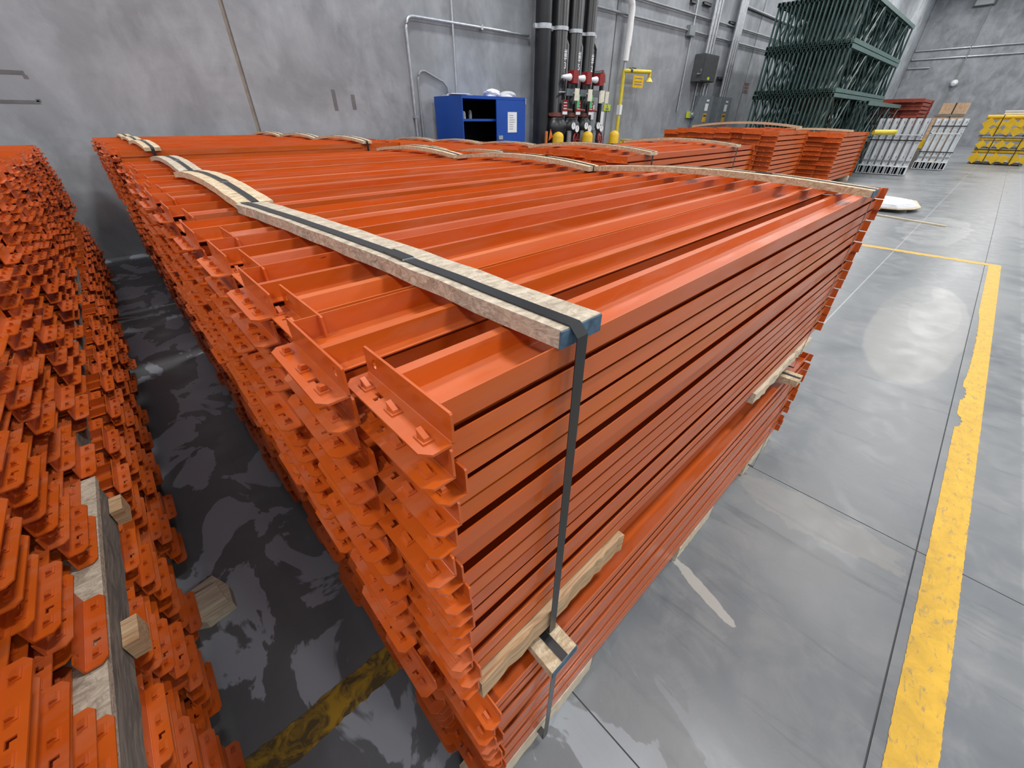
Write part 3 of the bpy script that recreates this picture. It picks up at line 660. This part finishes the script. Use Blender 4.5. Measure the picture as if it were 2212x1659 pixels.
for k, (xx, yy) in enumerate(((.10, .3), (.2, .25), (.3, .35), (.42, .3))):
    tag(MB().tube([(5.56 + xx, 7.36 + yy, 1.741), (5.56 + xx, 7.36 + yy, 1.80 + .02 * k), (5.56 + xx, 7.36 + yy, 1.83 + .02 * k)], [.035, .035, .015], 10).obj('small_bottle', (PAPER, STEELG)[k % 2]), '%s small bottle on the cabinet middle shelf' % ORD[k], 'bottle', 'bottles in the cabinet')
def crumple(name, label, loc, r, sx, sy, sz, mat, seed):
    bm = bmesh.new(); bmesh.ops.create_icosphere(bm, subdivisions=3, radius=1); q = random.Random(seed)
    ph = [(q.uniform(2, 7), q.uniform(2, 7), q.uniform(2, 7), q.uniform(0, 6)) for _ in range(8)]
    for v in bm.verts:
        n = sum(math.sin(v.co.x * a + v.co.y * b + v.co.z * c + d) for a, b, c, d in ph) / 8
        v.co *= 1 + .35 * n; v.co.x *= sx * r; v.co.y *= sy * r; v.co.z = max(v.co.z * sz * r, -.45 * sz * r)
    mz = min(v.co.z for v in bm.verts)
    for v in bm.verts: v.co.z -= mz
    m = bpy.data.meshes.new(name); bm.to_mesh(m); bm.free(); m.materials.append(mat); o = link(name, m); o.location = loc; return tag(o, label, 'plastic bag')
crumple('plastic_bag', 'crumpled white plastic bag on the cabinet top', (6.55, 7.62, 2.115), .13, 1.5, .9, .7, PAPER, 3)
crumple('plastic_bag', 'cloudy plastic wrap beside the white bag on the cabinet', (6.98, 7.62, 2.115), .13, 1.7, .9, .55, CLEARP, 8)
tag(MB().prism([(5.62, 7.9), (6.1, 7.7), (6.2, 8.05), (5.7, 8.2)], 'z', 2.116, 2.14).prism([(5.60, 7.72), (5.95, 7.6), (6.0, 7.85), (5.66, 7.95)], 'z', 2.141, 2.155).obj('foam_sheet', PAPER), 'flat white foam sheets on the cabinet top left', 'sheet')

# ------------------------------------------------------------------ green upright frames, stacked on edge
GX0, GX1 = 17.0, 24.4; GY0, GY1 = 4.09, 6.42; TIER = 1.13
def c_section(y, z, w, h, L, up):
    t_ = .012; y0, y1 = y - w / 2, y + w / 2; z0, z1 = z - h / 2, z + h / 2
    m = MB(); m.box(0, L, y0, y1, z1 - t_ if up else z0, z1 if up else z0 + t_); m.box(0, L, y0, y0 + t_, z0, z1); m.box(0, L, y1 - t_, y1, z0, z1); return m
L_ = GX1 - GX0; fw = .085
m_col_b = c_section(0, .06, fw, .10, L_, False).mesh('column'); m_col_t = c_section(0, TIER - .06, fw, .10, L_, True).mesh('column')
m_strut = MB().box(.03, .08, -.02, .02, .11, TIER - .11).mesh('end_strut')
nb = 7; sp_ = (L_ - .3) / nb
def brace_mb(k):
    x0 = .15 + k * sp_; x1 = x0 + sp_; za, zb = (.10, TIER - .10) if k % 2 else (TIER - .10, .10)
    return MB().tube([(x0, 0, za), (x1 - .06, 0, zb)], .024, 4, smooth=False).tube([(x1, 0, .1), (x1, 0, TIER - .1)], .02, 4, smooth=False)
m_br = [brace_mb(k).mesh('brace') for k in range(nb)]
q = MB()
for k in range(nb): w_ = brace_mb(k); q.add(w_.v, w_.f)
m_bracing = q.mesh('bracing')
for m in [m_col_b, m_strut, m_bracing, m_col_t] + m_br: m.materials.append(GREEN)
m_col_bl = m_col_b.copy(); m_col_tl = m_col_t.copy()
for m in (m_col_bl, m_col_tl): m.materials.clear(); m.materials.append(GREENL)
NF = 20; tiers = ['lowest', 'second', 'third', 'topmost']
for ti in range(4):
    for k in range(NF):
        y = GY0 + fw / 2 + (GY1 - GY0 - fw) * k / (NF - 1); z = .16 + ti * TIER
        t = thing('upright_frame', 'green upright frame, %s from the right, %s tier' % ('twenty first' if k > 19 else (ORD[k] if k < 16 else ['seventeenth', 'eighteenth', 'nineteenth', 'twentieth'][k - 16]), tiers[ti]), 'upright frame',
                  (GX0 + R.uniform(-.03, .03), y, z), 'green upright frames stacked on edge')
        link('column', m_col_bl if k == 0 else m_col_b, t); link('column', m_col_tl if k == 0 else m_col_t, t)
        link('end_strut', m_strut, t); link('end_strut', m_strut, t, Matrix.Translation((L_ - .11, 0, 0)))
        if k == 0:
            for mm in m_br: link('brace', mm, t)
        else: link('bracing', m_bracing, t, Matrix.Translation((0, 0, 0)) if k % 2 else Matrix.Translation((L_, 0, 0)) @ Matrix.Diagonal((-1, 1, 1, 1)))
for xx in (17.6, 20.5, 23.6): tag(MB().box(xx - .06, xx + .06, GY0, GY1, 0, .159).obj('bearer', GREYWOOD), 'timber bearer under the green frames, %s' % {17.6: 'near one', 20.5: 'middle one', 23.6: 'far one'}[xx], 'timber')
# short frame set in front right of the tall stack
L2 = 6.2
ms_b = c_section(0, .06, .09, .12, L2, False).mesh('column'); ms_t = c_section(0, 1.0, .09, .12, L2, True).mesh('column'); q = MB()
for k in range(6):
    x0 = .1 + k * 1.0; za, zb = (.1, .95) if k % 2 else (.95, .1); q.tube([(x0, 0, za), (x0 + 1, 0, zb)], .026, 4, smooth=False)
ms_br = q.mesh('bracing'); ms_s = MB().box(.02, .08, -.02, .02, .1, .96).mesh('end_strut')
for m in (ms_b, ms_t): m.materials.append(GREENL)
for m in (ms_br, ms_s): m.materials.append(GREEN)
for lev in range(2):
    for k in range(3):
        t = thing('upright_frame', 'short green frame, %s from the right, %s of small set' % (ORD[k], ('bottom', 'top')[lev]), 'upright frame', (19.6, 3.70 + k * .13, .14 + lev * 1.07 - (.0 if lev else .02)), 'short green frames by the tall stack')
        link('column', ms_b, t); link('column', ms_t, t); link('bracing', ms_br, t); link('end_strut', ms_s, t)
for xx in (20.2, 25.0): tag(MB().box(xx, xx + .1, 3.62, 4.02, 0, .12).obj('bearer', GREYWOOD), 'short timber bearer under the small frame set, %s end' % ('near' if xx < 22 else 'far'), 'timber')

# ------------------------------------------------------------------ white uprights, cartons, yellow guards, floor sheets
def white_bundle(x, y0, y1, n, h, where, straps):
    w = (y1 - y0) / n
    for k in range(n):
        y = y0 + w * k; t = thing('white_post', 'white steel post %s from the right in the %s' % (ORD[k], where), 'post', (x, y, 0), 'white posts in the ' + where)
        MB().box(0, .03, .02, w * .76, .30, h).box(-.05, 0, .02, .04, .30, h).box(-.05, 0, w * .76 - .02, w * .76, .30, h).obj('face', WHITE, t)
        MB().box(.03, .06, w * .76, w - .005, .32, h - .02).obj('side_web', STEELG, t)
        MB().box(-.30, .05, .01, .03, .02, .30).box(-.30, .05, w - .03, w - .01, .02, .30).box(-.30, .05, .03, w - .03, .27, .30).box(-.30, .05, .03, w - .03, .02, .035).obj('foot_channel', WHITE, t)
        MB().box(.01, .05, .03, w - .03, .036, .269).obj('foot_back', DARK, t)
        MB().box(-.30, -.28, w * .5, w * .58, .036, .268).obj('foot_web', WHITE, t)
        for zz in (.55, h - .15): MB().box(-.004, 0, w * .25, w * .33, zz, zz + .06).obj('bolt_hole', PLATEG, t)
        MB().box(-.07, -.05, .02, w * .85, .42, .47).obj('clip_plate', STEELG, t)
    for j, zz in enumerate(straps):
        tag(MB().box(x - .085, x - .072, y0, y1, zz, zz + .035).box(x - .085, x + .07, y0 - .01, y0, zz, zz + .035).box(x - .085, x + .07, y1, y1 + .01, zz, zz + .035).obj('strap', STRAP), '%s dark strap around the %s' % (ORD[j], where), 'strap')
    tag(MB().box(x - .10, x - .09, y0 + .03, y1 - .06, h * .71, h * .71 + .035).box(x - .10, x - .06, y0 + .03, y0 + .06, h * .71 - .03, h * .71 + .06).box(x - .10, x - .06, y1 - .1, y1 - .06, h * .71 - .03, h * .71 + .06).obj('tie_bar', WHITE), 'white tie bar across the ' + where, 'bar')
white_bundle(22.2, 2.13, 3.62, 7, 1.79, 'left white bundle', (1.10,))
white_bundle(25.8, 1.33, 2.36, 5, 1.79, 'right white bundle', (.62, 1.52))
tag(MB().tube([(19.1, 3.12, 1.40), (19.6, 2.62, 1.40)], .07, 12).tube([(19.6, 2.62, 1.40), (19.6, 2.6, 1.40)], .085, 12).obj('yellow_tube', YELLOWP), 'short pale yellow tube beyond the orange stack corner', 'tube')
t = thing('carton_pallet', 'strapped brown cartons on a pallet beyond the white posts', 'pallet', (27.3, 1.7, 0))
MB().box(0, 1, .0, .80, 1.95, 2.34).obj('carton', CARD, t); MB().box(0, 1, .0, .45, 1.35, 1.86).obj('carton', CARD, t); MB().box(0, 1, .46, .9, 1.35, 1.86).obj('carton', CARD, t)
MB().box(-.03, 1, -.02, .92, 1.87, 1.94).obj('deck', GREYWOOD, t); MB().box(-.03, 1, -.02, .92, .12, .2).obj('deck', GREYWOOD, t); MB().box(0, 1, .0, .9, .2, 1.34).obj('carton', CARD, t)
for yy in (0, .4, .8): MB().box(-.03, 1, yy, yy + .1, 0, .12).obj('bearer', GREYWOOD, t)
MB().box(-.01, 0, .36, .40, 1.35, 2.34).obj('strap', STRAP, t)
tag(MB().box(26.6, 26.9, 2.28, 2.62, .72, 1.06).box(26.58, 26.6, 2.40, 2.44, .8, 1.0).obj('yellow_plate', YELLOW), 'yellow guard plate seen between the two white bundles', 'plate')
tag(MB().box(26.6, 27.0, 2.25, 2.65, 0, .71).obj('crate', GREYWOOD), 'dark crate carrying a yellow plate behind white posts', 'crate')
YX = 31.0
def guard_tier(name, label, z0, zr, rr, rows, s0, yA, yB):
    t = thing(name, label, 'guard rails', (YX, 0, 0)); n = 6
    for x_ in (-.05, .45): MB().tube([(x_, yA, zr), (x_, yB, zr)], rr, 12).obj('rail', YELLOW, t)
    for r_, zc in enumerate(rows):
        for k in range(n):
            y = yA - .17 - (yA - yB - .3) * k / (n - 1) + R.uniform(-.02, .02); a = (.42 if (k + r_) % 2 else .80) + R.uniform(-.08, .08); s = s0 * (1 if (k + r_) % 2 == 0 else .82)
            M = Matrix.Translation((-.26 - .03 * ((k + r_) % 2), y, zc)) @ Matrix.Rotation(a, 4, 'X')
            MB().box(-.012, .012, -s, s, -s, s, M).obj('base_plate', YELLOW, t)
            MB().tube([(-.24, y, zc), (.9, y, zc)], s0 * .5, 10).obj('post', YELLOW, t)
    MB().box(-.2, .9, yB + .05, yA - .05, z0, z0 + .03).obj('deck', GREYWOOD, t)
    for yy in (yA - .15, (yA + yB) / 2, yB + .05): MB().box(-.2, .9, yy, yy + .1, z0 - .05, z0).obj('bearer', GREYWOOD, t)
    for yy in (yA - .55, yB + .5): MB().box(-.32, -.315, yy, yy + .03, z0 - .03, zr + rr).obj('strap', STRAP, t)
guard_tier('guard_rail_pallet', 'bottom tier of yellow guard posts with square base plates', .05, .52, .075, (.26,), .165, .95, -.95)
guard_tier('guard_rail_pallet', 'middle tier of yellow guard posts with square base plates', .65, 1.00, .055, (.80,), .13, .98, -.93)
guard_tier('guard_rail_pallet', 'top tier of yellow guard posts, two rows of plates', 1.14, 1.86, .085, (1.62, 1.34), .16, 1.08, -.9)
tag(MB().box(31.0, 32.2, -1.2, .62, 2.06, 2.11).box(31.05, 31.15, -1.1, .6, 1.96, 2.06).box(32, 32.1, -1.1, .6, 1.96, 2.06).obj('sheet_stack', PAPER), 'white sheet resting on top of the yellow guard stack', 'sheet')
for k in range(4):
    tag(MB().prism([(12.5 + .08 * k, 1.75 - .04 * k), (12.62 + .02 * k, 1.02 + .03 * k), (12.9 + .05 * k, .80 + .05 * k), (13.25 - .04 * k, .72 + .06 * k), (14.35 - .12 * k, .92 + .08 * k), (14.6 - .1 * k, 1.9 - .05 * k)], 'z', .07 + .022 * k, .09 + .022 * k).obj('plywood_offcut', PALE if k < 1 else PAPER),
        '%s white sheet offcut from the bottom of the floor pile' % ORD[k], 'sheet', 'white sheet offcuts on the floor')
tag(MB().box(12.8, 12.9, .9, 1.8, .001, .069).box(13.9, 14.0, 1.0, 1.8, .001, .069).obj('skid', GREYWOOD), 'low skid under the white sheet offcuts', 'skid')
tag(MB().prism([(12.05, 1.45), (11.57, .15), (11.63, .14), (12.11, 1.44)], 'z', .001, .025).obj('wood_strip', PALE), 'thin wooden strip lying on the far floor', 'strip')

# right wall services
for zz, nm in ((6.5, 'upper'), (5.93, 'lower')):
    tag(MB().tube([(WX - .06, -13, zz - .02), (WX - .06, 8.3, zz + .06)], .055, 8).obj('conduit', GALV), '%s long conduit on the far right wall' % nm, 'conduit')
tag(MB().tube([(WX - .06, 6.9, 5.4), (WX - .06, 8.3, 5.42)], .05, 8).obj('conduit', GALV), 'short conduit below the two long ones, far right wall', 'conduit')
t = thing('dome_lamp', 'white dome lamp at the foot of a wall joint', 'lamp', (WX - .05, 4.9, 4.2)); MB().tube([(-.3, 0, 0), (-.12, 0, .08), (0, 0, .1)], [.1, .25, .2], 12).obj('dome', WHITE, t); MB().tube([(-.06, 0, .1), (-.06, .1, 5.0)], .035, 6).obj('conduit', STEELG, t)
t = thing('box_fixture', 'dark box fixture high on the far right wall', 'fixture', (WX - .05, 5.4, 9.1)); MB().box(-.3, 0, -.6, .6, -.12, .4).obj('body', PLATEG, t); MB().box(-.32, -.3, -.5, .5, -.08, .3).obj('cover', STEELG, t)
# board and strap on the stacks of larger beams
pts = arch_board('strand_board', 'bowed strand board along the top of the left far orange stack', 13.6, .2, 3.75, 6.6, 1.545, .10, .05, OSB)
strap('black strap around the left far orange stack', pts, 3.86, 6.62, .08, .07, seal=False)
pts = arch_board('strand_board', 'bowed strand board along the top of the right far orange stack', 16.6, .2, 3.2, 5.5, 1.44, .04, .05, OSB)
strap('black strap around the right far orange stack', pts, 3.30, 5.52, .08, .07, seal=False)
for xx, ya, yb, nm in ((12.5, 3.8, 6.6, 'near end of the left'), (14.2, 3.8, 6.6, 'far end of the left'), (16.2, 3.25, 5.6, 'near end of the right'), (18.9, 3.25, 5.6, 'far end of the right')):
    plank('dunnage_plank', 'pale bearer under the %s far stack' % nm, xx - .1, xx + .1, ya, yb, 0, .139, PALE, .004, 2)
